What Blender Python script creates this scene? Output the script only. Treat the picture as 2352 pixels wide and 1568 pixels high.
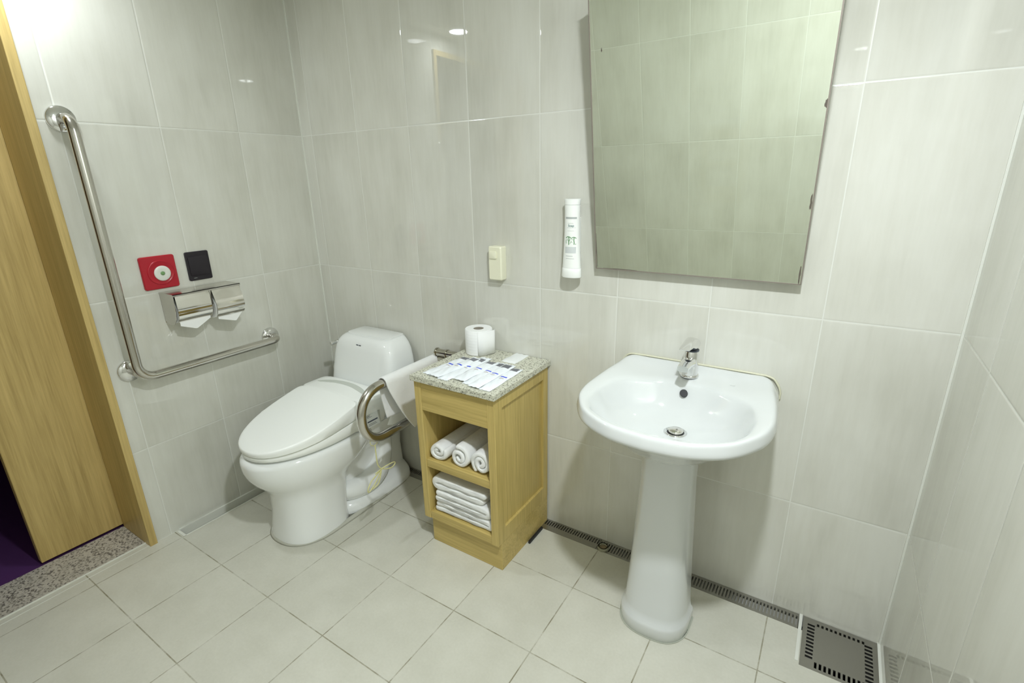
import bpy, bmesh, math, random
from mathutils import Vector, Matrix
random.seed(7)
for o in list(bpy.data.objects): bpy.data.objects.remove(o)
SC = bpy.context.scene
COL = SC.collection
# ---------------------------------------------------------------- camera, world, exposure
W, D, H = 2.4675, 2.05, 2.20            # room: x 0..W, y -D..0, z 0..H
cd = bpy.data.cameras.new('camera'); cam = bpy.data.objects.new('camera', cd); COL.objects.link(cam)
cd.sensor_width = 36.0; cd.lens = 1154.27 / 2352 * 36.0; cd.clip_start = 0.02; cd.clip_end = 50
R_ = Vector((0.84216824, 0.53884304, -0.02002089)); U_ = Vector((-0.1508165, 0.27103687, 0.95068049)); F_ = Vector((-0.51769397, 0.79761343, -0.30952507))
M = Matrix((( R_.x, U_.x, -F_.x, 2.173256), (R_.y, U_.y, -F_.y, -1.594823), (R_.z, U_.z, -F_.z, 1.391023), (0, 0, 0, 1)))
cam.matrix_world = M
SC.camera = cam
wd = bpy.data.worlds.new('world'); SC.world = wd; wd.use_nodes = True
wd.node_tree.nodes['Background'].inputs[0].default_value = (0.02, 0.02, 0.022, 1)
wd.node_tree.nodes['Background'].inputs[1].default_value = 1.0
SC.view_settings.view_transform = 'Standard'; SC.view_settings.look = 'None'
SC.view_settings.gamma = 1.0; SC.view_settings.exposure = 1.53; SC.view_settings.use_curve_mapping = False
LAMP_POWER = {'door': 88.0, 'sink': 420.0}    # emission strength of the two downlights
LAMP_COLOR = (0.93, 0.985, 1.02, 1)

# ---------------------------------------------------------------- node helpers
class NT:
    def __init__(s, name):
        s.m = bpy.data.materials.new(name); s.m.use_nodes = True
        s.t = s.m.node_tree; s.n = s.t.nodes; s.b = s.n['Principled BSDF']
        s.tc = None
    def new(s, t, **k):
        n = s.n.new(t)
        for a, v in k.items(): setattr(n, a, v)
        return n
    def link(s, a, b): s.t.links.new(a, b)
    def set(s, **k):
        for a, v in k.items():
            s.b.inputs[a.replace('_', ' ')].default_value = v
    def obj(s):
        if s.tc is None: s.tc = s.new('ShaderNodeTexCoord')
        return s.tc.outputs['Object']
    def math(s, op, a, b=None, c=None, clamp=False):
        n = s.new('ShaderNodeMath', operation=op); n.use_clamp = clamp
        for i, v in enumerate((a, b, c)):
            if v is None: continue
            if isinstance(v, (int, float)): n.inputs[i].default_value = v
            else: s.link(v, n.inputs[i])
        return n.outputs[0]
    def xyz(s, v=None):
        n = s.new('ShaderNodeSeparateXYZ'); s.link(v or s.obj(), n.inputs[0]); return n.outputs
    def comb(s, a, b, c):
        n = s.new('ShaderNodeCombineXYZ')
        for i, v in enumerate((a, b, c)):
            if isinstance(v, (int, float)): n.inputs[i].default_value = v
            else: s.link(v, n.inputs[i])
        return n.outputs[0]
    def noise(s, scale, detail=3, rough=.5, vec=None, stretch=None):
        v = vec or s.obj()
        if stretch:
            mp = s.new('ShaderNodeMapping'); mp.inputs['Scale'].default_value = stretch; s.link(v, mp.inputs[0]); v = mp.outputs[0]
        n = s.new('ShaderNodeTexNoise'); n.inputs['Scale'].default_value = scale; n.inputs['Detail'].default_value = detail
        n.inputs['Roughness'].default_value = rough; s.link(v, n.inputs['Vector']); return n.outputs['Fac']
    def ramp(s, f, stops, interp='LINEAR'):
        n = s.new('ShaderNodeValToRGB'); n.color_ramp.interpolation = interp
        e = n.color_ramp.elements
        while len(e) < len(stops): e.new(0.5)
        for el, (p, c) in zip(e, stops): el.position = p; el.color = (*c, 1) if len(c) == 3 else c
        s.link(f, n.inputs[0]); return n.outputs['Color']
    def mix(s, f, a, b):
        n = s.new('ShaderNodeMix', data_type='RGBA')
        for k, v in (('Factor', f),):
            if isinstance(v, (int, float)): n.inputs[0].default_value = v
            else: s.link(v, n.inputs[0])
        for i, v in ((6, a), (7, b)):
            if isinstance(v, tuple): n.inputs[i].default_value = (*v[:3], 1)
            else: s.link(v, n.inputs[i])
        return n.outputs[2]
    def base(s, c):
        if isinstance(c, tuple): s.b.inputs['Base Color'].default_value = (*c[:3], 1)
        else: s.link(c, s.b.inputs['Base Color'])
    def bump(s, h, strength=.3, dist=.001):
        n = s.new('ShaderNodeBump'); n.inputs['Strength'].default_value = strength; n.inputs['Distance'].default_value = dist
        s.link(h, n.inputs['Height']); s.link(n.outputs[0], s.b.inputs['Normal']); return n

def plain(name, col, rough=.5, metal=0.0, spec=.5, coat=0.0):
    t = NT(name); t.base(col); t.set(Roughness=rough, Metallic=metal); t.b.inputs['Specular IOR Level'].default_value = spec
    t.b.inputs['Coat Weight'].default_value = coat; t.b.inputs['Coat Roughness'].default_value = .04
    return t.m

def tile_line(t, c, off, size, half, soft):
    """0 inside the joint, 1 on the tile"""
    a = t.math('DIVIDE', t.math('SUBTRACT', c, off), size)
    f = t.math('FRACT', t.math('ADD', a, 1000.5))
    d = t.math('MULTIPLY', t.math('ABSOLUTE', t.math('SUBTRACT', f, .5)), size)
    return t.math('DIVIDE', t.math('SUBTRACT', d, half), soft, clamp=True), t.math('FLOOR', t.math('ADD', a, 1000))

WT, HT = 0.29974, 0.59379
def wall_tile(name, axis, off, z0):
    t = NT(name); x, y, z = t.xyz()
    c = (x, y)[axis]
    v, iv = tile_line(t, c, off, WT, .0008, .0012)
    h, ih = tile_line(t, z, z0, HT, .0008, .0012)
    line = t.math('MINIMUM', v, h)
    wn = t.new('ShaderNodeTexWhiteNoise'); t.link(t.comb(iv, ih, 3.3), wn.inputs['Vector'])
    shift = t.new('ShaderNodeVectorMath', operation='MULTIPLY_ADD'); t.link(wn.outputs['Color'], shift.inputs[0]); shift.inputs[1].default_value = (7, 7, 7); t.link(t.obj(), shift.inputs[2])
    n1 = t.noise(9, 4, .55, shift.outputs[0], (1, 1, .22))
    n2 = t.noise(70, 3, .6, shift.outputs[0], (1, 1, .1))
    n3 = t.noise(3.2, 3, .5, shift.outputs[0])
    f = t.math('ADD', t.math('MULTIPLY', n1, .5), t.math('ADD', t.math('MULTIPLY', n2, .20), t.math('MULTIPLY', n3, .45)))
    col = t.ramp(f, [(.42, (.565, .562, .498)), (.56, (.625, .622, .560)), (.70, (.668, .668, .610))])
    vv = t.math('MULTIPLY_ADD', wn.outputs['Value'], .05, .975)
    mul = t.new('ShaderNodeVectorMath', operation='SCALE'); t.link(col, mul.inputs[0]); t.link(vv, mul.inputs['Scale'])
    t.base(t.mix(line, (.715, .725, .675), mul.outputs[0]))
    t.link(t.math('MULTIPLY_ADD', line, -.48, .5), t.b.inputs['Roughness'])
    t.b.inputs['IOR'].default_value = 1.6
    # rounded tile edges
    v2, _ = tile_line(t, c, off, WT, .0012, .005); h2, _ = tile_line(t, z, z0, HT, .0012, .005)
    e = t.math('MINIMUM', v2, h2); e = t.math('SUBTRACT', 1.0, t.math('POWER', t.math('SUBTRACT', 1.0, e), 2))
    t.bump(t.math('ADD', t.math('MULTIPLY', e, 1.0), t.math('MULTIPLY', t.noise(5, 1), .12)), .5, .0012)
    return t.m

def floor_tile():
    t = NT('floor_tile'); x, y, z = t.xyz()
    v, iv = tile_line(t, x, .0630, WT, .0012, .0012)
    h, ih = tile_line(t, y, -.8886, WT, .0012, .0012)
    line = t.math('MINIMUM', v, h)
    wn = t.new('ShaderNodeTexWhiteNoise'); t.link(t.comb(iv, ih, 1.7), wn.inputs['Vector'])
    n = t.noise(7, 4, .6); n2 = t.noise(120, 2, .5)
    f = t.math('ADD', t.math('MULTIPLY', n, .7), t.math('MULTIPLY', n2, .3))
    col = t.ramp(f, [(.35, (.56, .553, .475)), (.65, (.625, .618, .54))])
    mul = t.new('ShaderNodeVectorMath', operation='SCALE'); t.link(col, mul.inputs[0]); t.link(t.math('MULTIPLY_ADD', wn.outputs['Value'], .05, .975), mul.inputs['Scale'])
    grout = t.ramp(t.noise(14, 4, .7), [(.36, (.25, .23, .155)), (.50, (.37, .355, .275)), (.62, (.54, .53, .455))])
    t.base(t.mix(line, grout, mul.outputs[0]))
    t.set(Roughness=.42)
    t.link(t.math('MULTIPLY_ADD', t.noise(5, 3), .25, .30), t.b.inputs['Roughness'])
    t.bump(t.math('ADD', line, t.math('MULTIPLY', t.noise(90, 2), .12)), .4, .001)
    return t.m

def wood(name, axis='z', c0=(.43, .32, .096), c1=(.585, .45, .16), rough=.42):
    t = NT(name)
    st = {'z': (1, 1, .035), 'x': (.035, 1, 1), 'y': (1, .035, 1)}[axis]
    n1 = t.noise(120, 4, .65, None, st); n2 = t.noise(16, 3, .6, None, st)
    f = t.math('ADD', t.math('MULTIPLY', n1, .62), t.math('MULTIPLY', n2, .45))
    t.base(t.ramp(f, [(.38, tuple(v * .96 for v in c0)), (.52, tuple((a + b) / 2 for a, b in zip(c0, c1))), (.66, tuple(v * 1.03 for v in c1))]))
    t.set(Roughness=rough); t.bump(n1, .15, .0006)
    return t.m

def granite(name, light=(.62, .60, .50), dark=(.08, .075, .065), scale=1.0, lo=.40, rough=.2):
    t = NT(name)
    vo = t.new('ShaderNodeTexVoronoi'); vo.inputs['Scale'].default_value = 130 * scale; t.link(t.obj(), vo.inputs['Vector'])
    sx = t.xyz(vo.outputs['Color'])[0]
    n = t.noise(55 * scale, 4, .7)
    f = t.math('ADD', t.math('MULTIPLY', sx, .45), t.math('MULTIPLY', n, .75))
    mid = tuple(a * .72 for a in light)
    t.base(t.ramp(f, [(lo - .04, dark), (lo + .04, (.25, .235, .19)), (lo + .11, mid), (lo + .26, light)]))
    t.set(Roughness=rough)
    return t.m

def cloth_mat(name, col=(.88, .89, .88)):
    t = NT(name); t.base(col); t.set(Roughness=.95); t.b.inputs['Specular IOR Level'].default_value = .1
    t.b.inputs['Sheen Weight'].default_value = .2
    t.bump(t.math('ADD', t.noise(500, 3, .7), t.math('MULTIPLY', t.noise(60, 3, .6), 1.5)), .6, .0025)
    return t.m

def steel(name, col=(.62, .60, .56), rough=.22, axis=None):
    t = NT(name); t.base(col); t.set(Metallic=1.0, Roughness=rough)
    n = t.noise(40, 3, .6); t.link(t.math('MULTIPLY_ADD', n, .12, rough - .06), t.b.inputs['Roughness'])
    return t.m

MT = {}
MT['wall_back'] = wall_tile('tile_back', 0, .0698, 1.5933)
MT['wall_left'] = wall_tile('tile_left', 1, -.3019, 1.5933)
MT['wall_right'] = wall_tile('tile_right', 1, -.293, 1.5933)
MT['wall_front'] = wall_tile('tile_front', 0, .0698, 1.5933)
MT['floor'] = floor_tile()
MT['ceiling'] = plain('ceiling_paint', (.78, .79, .75), .8)
MT['grout'] = plain('white_grout', (.72, .73, .67), .6)
MT['toilet_porcelain'] = plain('toilet_porcelain', (.83, .85, .84), .07, coat=.5)
MT['porcelain'] = plain('porcelain', (.64, .66, .655), .07, coat=.5)
MT['plastic'] = plain('white_plastic', (.88, .90, .87), .28)
MT['plastic_grey'] = plain('light_grey_plastic', (.55, .58, .53), .3)
MT['cream'] = plain('cream_plastic', (.80, .79, .62), .35)
MT['dark_chrome'] = plain('dark_chrome', (.50, .48, .42), .08, 1.0)
MT['chrome'] = plain('chrome', (.80, .80, .80), .06, 1.0)
MT['steel'] = steel('stainless_steel', (.60, .58, .54), .16)
MT['steel_polished'] = plain('polished_steel', (.74, .72, .68), .07, 1.0)
MT['grate'] = steel('grate_steel', (.40, .39, .36), .36)
MT['pit'] = plain('dark_channel', (.03, .03, .028), .6)
MT['liner'] = plain('channel_liner', (.42, .42, .38), .45)
MT['wood_v'] = wood('oak_vertical', 'z'); MT['wood_h'] = wood('oak_horizontal', 'x'); MT['wood_d'] = wood('oak_deep', 'y')
MT['door_wood'] = wood('door_oak', 'z', (.41, .295, .098), (.56, .418, .16), .4)
MT['granite'] = granite('granite_counter', (.64, .64, .53), (.15, .15, .115), 2.1, .36, .25)
MT['granite_sill'] = granite('granite_threshold', (.50, .47, .41), (.13, .115, .11), 1.3, .42, .45)
MT['cloth'] = cloth_mat('terry_cloth')
MT['paper'] = plain('tissue_paper', (.88, .89, .88), .9, spec=.1)
MT['rubber'] = plain('black_rubber', (.012, .012, .014), .5)
MT['red'] = plain('red_plastic', (.42, .008, .022), .28)
MT['black'] = plain('black_plastic', (.012, .008, .014), .3)
MT['cord'] = plain('yellow_cord', (.60, .58, .28), .7)
MT['carpet'] = plain('purple_carpet', (.075, .028, .11), .95, spec=.1)
MT['hall'] = plain('hall_paint', (.16, .07, .22), .9, spec=.1)
MT['caulk'] = plain('caulk', (.66, .65, .50), .5)
MT['ink'] = plain('dark_ink', (.06, .07, .09), .5)
MT['ink_grey'] = plain('grey_ink', (.42, .45, .44), .6)
MT['ink_pale'] = plain('pale_ink', (.60, .63, .63), .6)
MT['ink_green'] = plain('green_ink', (.10, .26, .10), .6)
MT['ink_teal'] = plain('teal_ink', (.22, .36, .36), .6)
MT['ink_blue'] = plain('blue_ink', (.05, .18, .50), .5)
MT['card'] = plain('roll_core', (.36, .33, .27), .9)

def emis(name, col, s):
    t = NT(name); t.base((0.0, 0.0, 0.0)); t.b.inputs['Emission Color'].default_value = col; t.b.inputs['Emission Strength'].default_value = s
    return t.m

# ---------------------------------------------------------------- mesh helpers
def obj(name, bm, mat, parent=None, smooth=False, angle=None, label=None):
    bmesh.ops.recalc_face_normals(bm, faces=bm.faces)
    me = bpy.data.meshes.new(name); bm.to_mesh(me); bm.free()
    o = bpy.data.objects.new(name, me); COL.objects.link(o)
    for m in (mat if isinstance(mat, (list, tuple)) else [mat]): me.materials.append(m if not isinstance(m, str) else MT[m])
    if smooth:
        for p in me.polygons: p.use_smooth = True
        if angle is not None:
            me.set_sharp_from_angle(angle=math.radians(angle))
    if parent is not None:
        o.parent = parent; o.matrix_parent_inverse = Matrix.Identity(4)
        pl = Vector((0, 0, 0)); q = parent
        while q is not None: pl += q.location; q = q.parent
        me.transform(Matrix.Translation(-pl))      # meshes are written in world coordinates
    if label: o['label'] = label
    return o
def origin(o, loc):
    """give a top-level mesh its own origin"""
    o.data.transform(Matrix.Translation(-Vector(loc))); o.location = loc; return o
def thing(name, label, cat, loc=(0, 0, 0), group=None):
    o = bpy.data.objects.new(name, None); COL.objects.link(o); o.location = loc; o.empty_display_size = .05
    o['label'] = label; o['category'] = cat
    if group: o['group'] = group
    return o
def tag(o, label, cat, group=None):
    o['label'] = label; o['category'] = cat
    if group: o['group'] = group
    return o
def struct(name, bm, mat, label, parent=None, **k):
    o = obj(name, bm, mat, parent, **k)
    if parent is None: o['kind'] = 'structure'; o['label'] = label; o['category'] = name.split('_')[0]
    return o
def B(): return bmesh.new()
def box(bm, x0, x1, y0, y1, z0, z1, bev=0.0, seg=2, mi=0):
    tmp = bmesh.new(); bmesh.ops.create_cube(tmp, size=1)
    for v in tmp.verts: v.co = Vector(((x0 + x1) / 2 + v.co.x * (x1 - x0), (y0 + y1) / 2 + v.co.y * (y1 - y0), (z0 + z1) / 2 + v.co.z * (z1 - z0)))
    if bev: bmesh.ops.bevel(tmp, geom=tmp.edges[:], offset=bev, segments=seg, profile=.5, affect='EDGES')
    for f in tmp.faces: f.material_index = mi
    me = bpy.data.meshes.new('t'); tmp.to_mesh(me); tmp.free(); bm.from_mesh(me); bpy.data.meshes.remove(me)
    return bm
def loft(bm, rings, c0=True, c1=True, closed=True):
    R = [[bm.verts.new(p) for p in r] for r in rings]
    n = len(R[0])
    for a, b in zip(R, R[1:]):
        for i in range(n if closed else n - 1):
            j = (i + 1) % n
            try: bm.faces.new((a[i], a[j], b[j], b[i]))
            except ValueError: pass
    if c0: bm.faces.new(list(reversed(R[0])))
    if c1: bm.faces.new(R[-1])
    return bm
def frames(pts):
    P = [Vector(p) for p in pts]; T = []
    for i in range(len(P)):
        a = P[max(i - 1, 0)]; b = P[min(i + 1, len(P) - 1)]; T.append((b - a).normalized())
    up = Vector((0, 0, 1)) if abs(T[0].z) < .9 else Vector((1, 0, 0))
    N = [(up - T[0] * up.dot(T[0])).normalized()]
    for i in range(1, len(P)):
        n = N[-1] - T[i] * N[-1].dot(T[i]); N.append(n.normalized())
    return P, T, N
def tube(bm, pts, r, seg=16, caps=True, closed=False):
    P, T, N = frames(pts); rings = []
    for i, p in enumerate(P):
        rr = r[i] if isinstance(r, (list, tuple)) else r; b = T[i].cross(N[i])
        rings.append([p + (N[i] * math.cos(a) + b * math.sin(a)) * rr for a in (2 * math.pi * k / seg for k in range(seg))])
    return loft(bm, rings, caps, caps)
def cyl(bm, p0, p1, r0, r1=None, seg=32):
    return tube(bm, [p0, p1], [r0, r0 if r1 is None else r1], seg)
def lathe(bm, prof, c=(0, 0, 0), axis='z', seg=48, c0=True, c1=True):
    rings = []
    for r, h in prof:
        ring = []
        for k in range(seg):
            a = 2 * math.pi * k / seg; u, v = r * math.cos(a), r * math.sin(a)
            q = {'z': (u, v, h), 'x': (h, u, v), 'y': (u, h, v)}[axis]
            ring.append(Vector(c) + Vector(q))
        rings.append(ring)
    return loft(bm, rings, c0, c1)
def arc(c, r, a0, a1, n, plane='yz', k=0.0):
    out = []
    for i in range(n + 1):
        a = math.radians(a0 + (a1 - a0) * i / n); u, v = c[0] + r * math.cos(a), c[1] + r * math.sin(a)
        out.append({'yz': (k, u, v), 'xz': (u, k, v), 'xy': (u, v, k)}[plane])
    return out
def cat(pts, n=8, closed=False):
    P = [Vector(p) for p in pts]; out = []; m = len(P)
    rng = range(m if closed else m - 1)
    for i in rng:
        if closed: a, b, c, d = P[i - 1], P[i], P[(i + 1) % m], P[(i + 2) % m]
        else: a, b, c, d = P[max(i - 1, 0)], P[i], P[i + 1], P[min(i + 2, m - 1)]
        for k in range(n):
            t = k / n
            out.append(.5 * ((2 * b) + (c - a) * t + (2 * a - 5 * b + 4 * c - d) * t * t + (3 * b - a - 3 * c + d) * t ** 3))
    if not closed: out.append(P[-1])
    return out
def fillet(pts, r, n=8):
    """polyline with rounded corners"""
    P = [Vector(p) for p in pts]; out = [P[0]]
    for i in range(1, len(P) - 1):
        rr = r[i - 1] if isinstance(r, (list, tuple)) else r
        d0 = (P[i - 1] - P[i]).normalized(); d1 = (P[i + 1] - P[i]).normalized()
        ang = d0.angle(d1); t = rr / math.tan(ang / 2); bis = (d0 + d1).normalized(); c = P[i] + bis * (rr / math.sin(ang / 2))
        a = P[i] + d0 * t - c; b = P[i] + d1 * t - c; tot = a.angle(b)
        for k in range(n + 1):
            s = k / n; out.append(c + (a * math.sin((1 - s) * tot) + b * math.sin(s * tot)) / math.sin(tot))
    out.append(P[-1]); return out
def subsurf(o, lv=2):
    m = o.modifiers.new('subdivision', 'SUBSURF'); m.levels = lv; m.render_levels = lv; return o
def text_mesh(s, size, mat, parent, Mx, name, bold=False):
    c = bpy.data.curves.new('txt', 'FONT'); c.body = s; c.size = size; c.align_x = 'CENTER'; c.extrude = .0001
    if bold: c.offset = size * .02
    t = bpy.data.objects.new('txt', c); COL.objects.link(t)
    dg = bpy.context.evaluated_depsgraph_get(); me = bpy.data.meshes.new_from_object(t.evaluated_get(dg))
    bpy.data.objects.remove(t)
    me.transform(Mx); bm = B(); bm.from_mesh(me); bpy.data.meshes.remove(me)
    for f in bm.faces: f.material_index = 0
    return obj(name, bm, mat, parent)

# ================================================================ THE ROOM
# floor with recesses: drain channel along the back wall, drain box in the corner, trough along the left wall
CH = .066; BX0, BX1, BY = 2.262, 2.4600, -.205; TR, TY = .0630, -.872
bm = B()
box(bm, TR, 2.4675, -D, BY, -.04, 0)
box(bm, TR, BX0 - .0, BY, -CH, -.04, 0)
box(bm, TR, .12, -CH, 0, -.04, 0)
box(bm, 0, TR, -D, TY, -.04, 0)
struct('floor', bm, 'floor', 'pale greige square floor tiles with worn brownish joints')
bm = B(); box(bm, 0, TR, TY, 0, -.06, -.032)
struct('trim_1', bm, 'floor', 'sunken strip of floor tile along the foot of the left wall')
bm = B(); box(bm, -.004, .008, TY, 0, -.031, .004); box(bm, TR - .004, TR + .003, TY, 0, -.012, .0010); box(bm, .008, TR, TY - .010, TY, -.031, .0015)
struct('trim_2', bm, 'grout', 'white grout lining the sunken strip by the left wall')
bm = B(); box(bm, .12, BX0 - .012, -CH, 0, -.06, -.045); box(bm, BX0 - .006, W, BY, 0, -.06, -.045)
box(bm, .12, BX0 - .012, -CH - .001, -CH + .001, -.045, -.003); box(bm, .119, .121, -CH, 0, -.045, -.003)
struct('trim_3', bm, 'pit', 'dark bottom of the floor drain below the grates')
bm = B(); box(bm, 1.60, BX0 - .014, -CH + .001, -CH + .004, -.044, -.0035); box(bm, 1.60, BX0 - .014, -CH + .004, -.002, -.022, -.018)
struct('trim_10', bm, 'liner', 'pale metal inside the drain channel behind the basin')
bm = B(); box(bm, BX0 - .012, BX0 - .003, BY + .01, 0, -.045, .003); box(bm, BX1, W, -.6, 0, -.045, .004)
struct('trim_4', bm, 'grout', 'white grout line beside the square drain cover')

def wall(name, x0, x1, y0, y1, z0, z1, label):
    bm = B(); box(bm, x0, x1, y0, y1, z0, z1); return struct(name, bm, name, label)
wall('wall_back', -.10, W + .10, 0, .10, -.06, H + .05, 'beige glossy tiled wall behind toilet and basin')
wall('wall_right', W, W + .10, -D - .1, 0, -.06, H + .05, 'beige glossy tiled wall at the right')
wall('wall_front', -.10, W + .10, -D - .1, -D, -.06, H + .05, 'beige tiled wall seen in the mirror')
DY0, DY1, DZ = -1.93, -.985, 2.085
bm = B(); box(bm, -.10, 0, DY1 + .027, 0, -.06, H + .05); box(bm, -.10, 0, -D, DY0 - .029, -.06, H + .05); box(bm, -.10, 0, DY0 - .029, DY1 + .027, DZ + .029, H + .05)
struct('wall_left', bm, 'wall_left', 'beige glossy tiled wall holding the L shaped grab bar and the doorway')
bm = B(); box(bm, -.10, W + .1, -D - .1, .1, H, H + .05)
struct('ceiling', bm, 'ceiling', 'white painted ceiling with two round downlights')
# corner grout lines
bm = B(); box(bm, -.001, .005, -.005, .001, -.02, H); box(bm, W - .005, W + .001, -.005, .001, .004, H)
struct('trim_5', bm, 'grout', 'white grout lines in the corners of the back wall')

# door frame (casing + jambs) and sliding door, threshold
bm = B()
CS = .033
for (a, b) in ((DY1 - .0, DY1 + .028), (DY0 - .028, DY0)):
    pass
box(bm, -.235, .012, DY1, DY1 + .0275, -.002, DZ + .03, .002)
box(bm, -.235, .012, DY0 - .03, DY0, -.002, DZ + .03, .002)
box(bm, -.235, .012, DY0, DY1, DZ, DZ + .03, .002)
struct('trim_6', bm, 'door_wood', 'light oak frame around the doorway')
bm = B(); box(bm, -.235, -.034, DY0, DY1, -.03, .001, .002)
struct('trim_7', bm, 'granite_sill', 'speckled granite threshold in the doorway')
bm = B(); box(bm, -.040, -.0, DY0, DY1, -.02, -.001); struct('trim_8', bm, 'floor', 'narrow strip of floor tile at the threshold')
bm = B(); box(bm, -.034, -.029, DY0, DY1, -.02, .0022); box(bm, -.002, .001, DY0, TY, -.02, .0007)
struct('trim_9', bm, 'grout', 'white grout line in front of the granite threshold')
bm = B(); box(bm, -.275, -.238, -1.256, -.30, .008, 2.12, .003)
struct('door_1', bm, 'door_wood', 'light oak sliding door standing partly open in the doorway')
# hallway beyond
bm = B(); box(bm, -2.4, -.235, -2.6, .4, -.05, -.004); struct('floor_hall', bm, 'carpet', 'dark purple carpet beyond the doorway')
bm = B(); box(bm, -2.45, -2.4, -2.6, .4, -.05, 2.4); box(bm, -2.4, -.1, .4, .45, -.05, 2.4); box(bm, -2.4, -.1, -2.65, -2.6, -.05, 2.4); box(bm, -2.4, -.1, -2.6, .4, 2.4, 2.45)
box(bm, -.235, -.10, DY1 + .03, .4, -.004, 2.4); box(bm, -.235, -.10, -2.6, DY0 - .03, -.004, 2.4); box(bm, -.235, -.10, DY0 - .03, DY1 + .03, DZ + .03, 2.4)
struct('wall_hall', bm, 'hall', 'dark walls of the hallway beyond the doorway')

# ================================================================ ceiling lights
def downlight(x, y, power, label):
    t = thing('ceiling_light', label, 'ceiling light', (x, y, H), 'round ceiling downlights')
    bm = B(); lathe(bm, [(.0487, -.012), (.060, -.0125), (.074, -.003), (.076, 0)], (x, y, H), c0=False, c1=False)
    obj('trim_ring', bm, 'plastic', t, True)
    bm = B(); lathe(bm, [(.049, -.0115), (.03, -.0125), (.0005, -.013)], (x, y, H), c0=False, c1=True)
    obj('diffuser', bm, emis('led_glow', LAMP_COLOR, power), t, True)
    return t
downlight(.165, -1.005, LAMP_POWER['door'], 'round white downlight in the ceiling beside the doorway')
downlight(2.11, -1.09, LAMP_POWER['sink'], 'round white downlight in the ceiling near the right wall')

# ================================================================ DRAIN GRATES
def slots(bm, x0, x1, y0, y1, z0, z1, n, sx, sy0, sy1):
    """plate x0..x1,y0..y1 with n slots of width sx spanning y sy0..sy1"""
    box(bm, x0, x1, y0, sy0, z0, z1); box(bm, x0, x1, sy1, y1, z0, z1)
    p = (x1 - x0) / n
    for i in range(n):
        a = x0 + i * p
        box(bm, a, a + (p - sx) / 2, sy0, sy1, z0, z1); box(bm, a + (p + sx) / 2, a + p, sy0, sy1, z0, z1)
def channel(x0, x1, label, wide=False):
    bm = B()
    t = thing('drain_grate', label, 'drain', ((x0 + x1) / 2, -.033, 0), 'stainless drain grates along the back wall')
    n = int(round((x1 - x0) / .0107)); ys = (-.054, -.013) if wide else (-.036, -.009)
    slots(bm, x0, x1, -.066, -.0015, -.003, .0005, n, .0050, *ys)
    obj('grate_plate', bm, 'grate', t)
    return t
channel(.125, .945, 'slotted stainless floor drain grate between toilet and wooden cabinet')
channel(.947, 1.55, 'slotted stainless floor drain grate running out from behind the wooden cabinet')
channel(1.552, BX0 - .014, 'slotted stainless floor drain grate behind the basin pedestal ending at square cover', True)
t = thing('drain_cover', 'square stainless drain cover with slotted edges in the right corner', 'drain', (2.36, -.1, 0))
bm = B(); x0, x1, y0, y1 = BX0, BX1, BY, -.002; z0, z1 = -.003, .001
# solid centre and rim with slot rows on four sides
ix0, ix1, iy0, iy1 = x0 + .033, x1 - .033, y0 + .032, y1 - .025
ox0, ox1, oy0, oy1 = x0 + .013, x1 - .013, y0 + .010, y1 - .014
box(bm, x0, x1, y0, oy0, z0, z1); box(bm, x0, x1, oy1, y1, z0, z1); box(bm, x0, ox0, oy0, oy1, z0, z1); box(bm, ox1, x1, oy0, oy1, z0, z1)
box(bm, ix0, ix1, iy0, iy1, z0, z1)
for (cx0, cx1) in ((ox0, ix0), (ix1, ox1)):
    for (cy0, cy1) in ((oy0, iy0), (iy1, oy1)): box(bm, cx0, cx1, cy0, cy1, z0, z1)
def bars_x(a0, a1, b0, b1, n, fill=.45):
    p = (a1 - a0) / n
    for i in range(n): box(bm, a0 + i * p, a0 + i * p + p * fill, b0, b1, z0, z1)
def bars_y(a0, a1, b0, b1, n, fill=.45):
    p = (b1 - b0) / n
    for i in range(n): box(bm, a0, a1, b0 + i * p, b0 + i * p + p * fill, z0, z1)
bars_x(ix0, ix1, oy0, iy0, 11); bars_x(ix0, ix1, iy1, oy1, 11); bars_y(ox0, ix0, iy0, iy1, 10); bars_y(ix1, ox1, iy0, iy1, 10)
obj('cover_plate', bm, 'grate', t)
# pipe stub with sealant
t = thing('drain_pipe_stub', 'small cut pipe end with cream sealant poking up through the drain grate', 'pipe', (1.575, -.048, 0))
bm = B(); lathe(bm, [(.019, -.01), (.021, .004), (.019, .012), (.0155, .012), (.0145, .003)], (1.575, -.048, .0005), c0=False, c1=False)
bmesh.ops.solidify(bm, geom=bm.faces[:], thickness=.001) ; obj('pipe_ring', bm, 'caulk', t, True)
bm = B(); lathe(bm, [(.0145, .004), (.001, .003)], (1.575, -.048, .0005), c0=False, c1=True); obj('pipe_plug', bm, plain('rusty_plug', (.28, .22, .13), .7), t)
bm = B(); box(bm, 1.3085, 1.317, -.175, -.07, .0, .012, .001); tag(obj('rubber_strip', bm, 'rubber'), 'black rubber strip on the floor along the foot of the wooden cabinet', 'strip')

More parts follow.
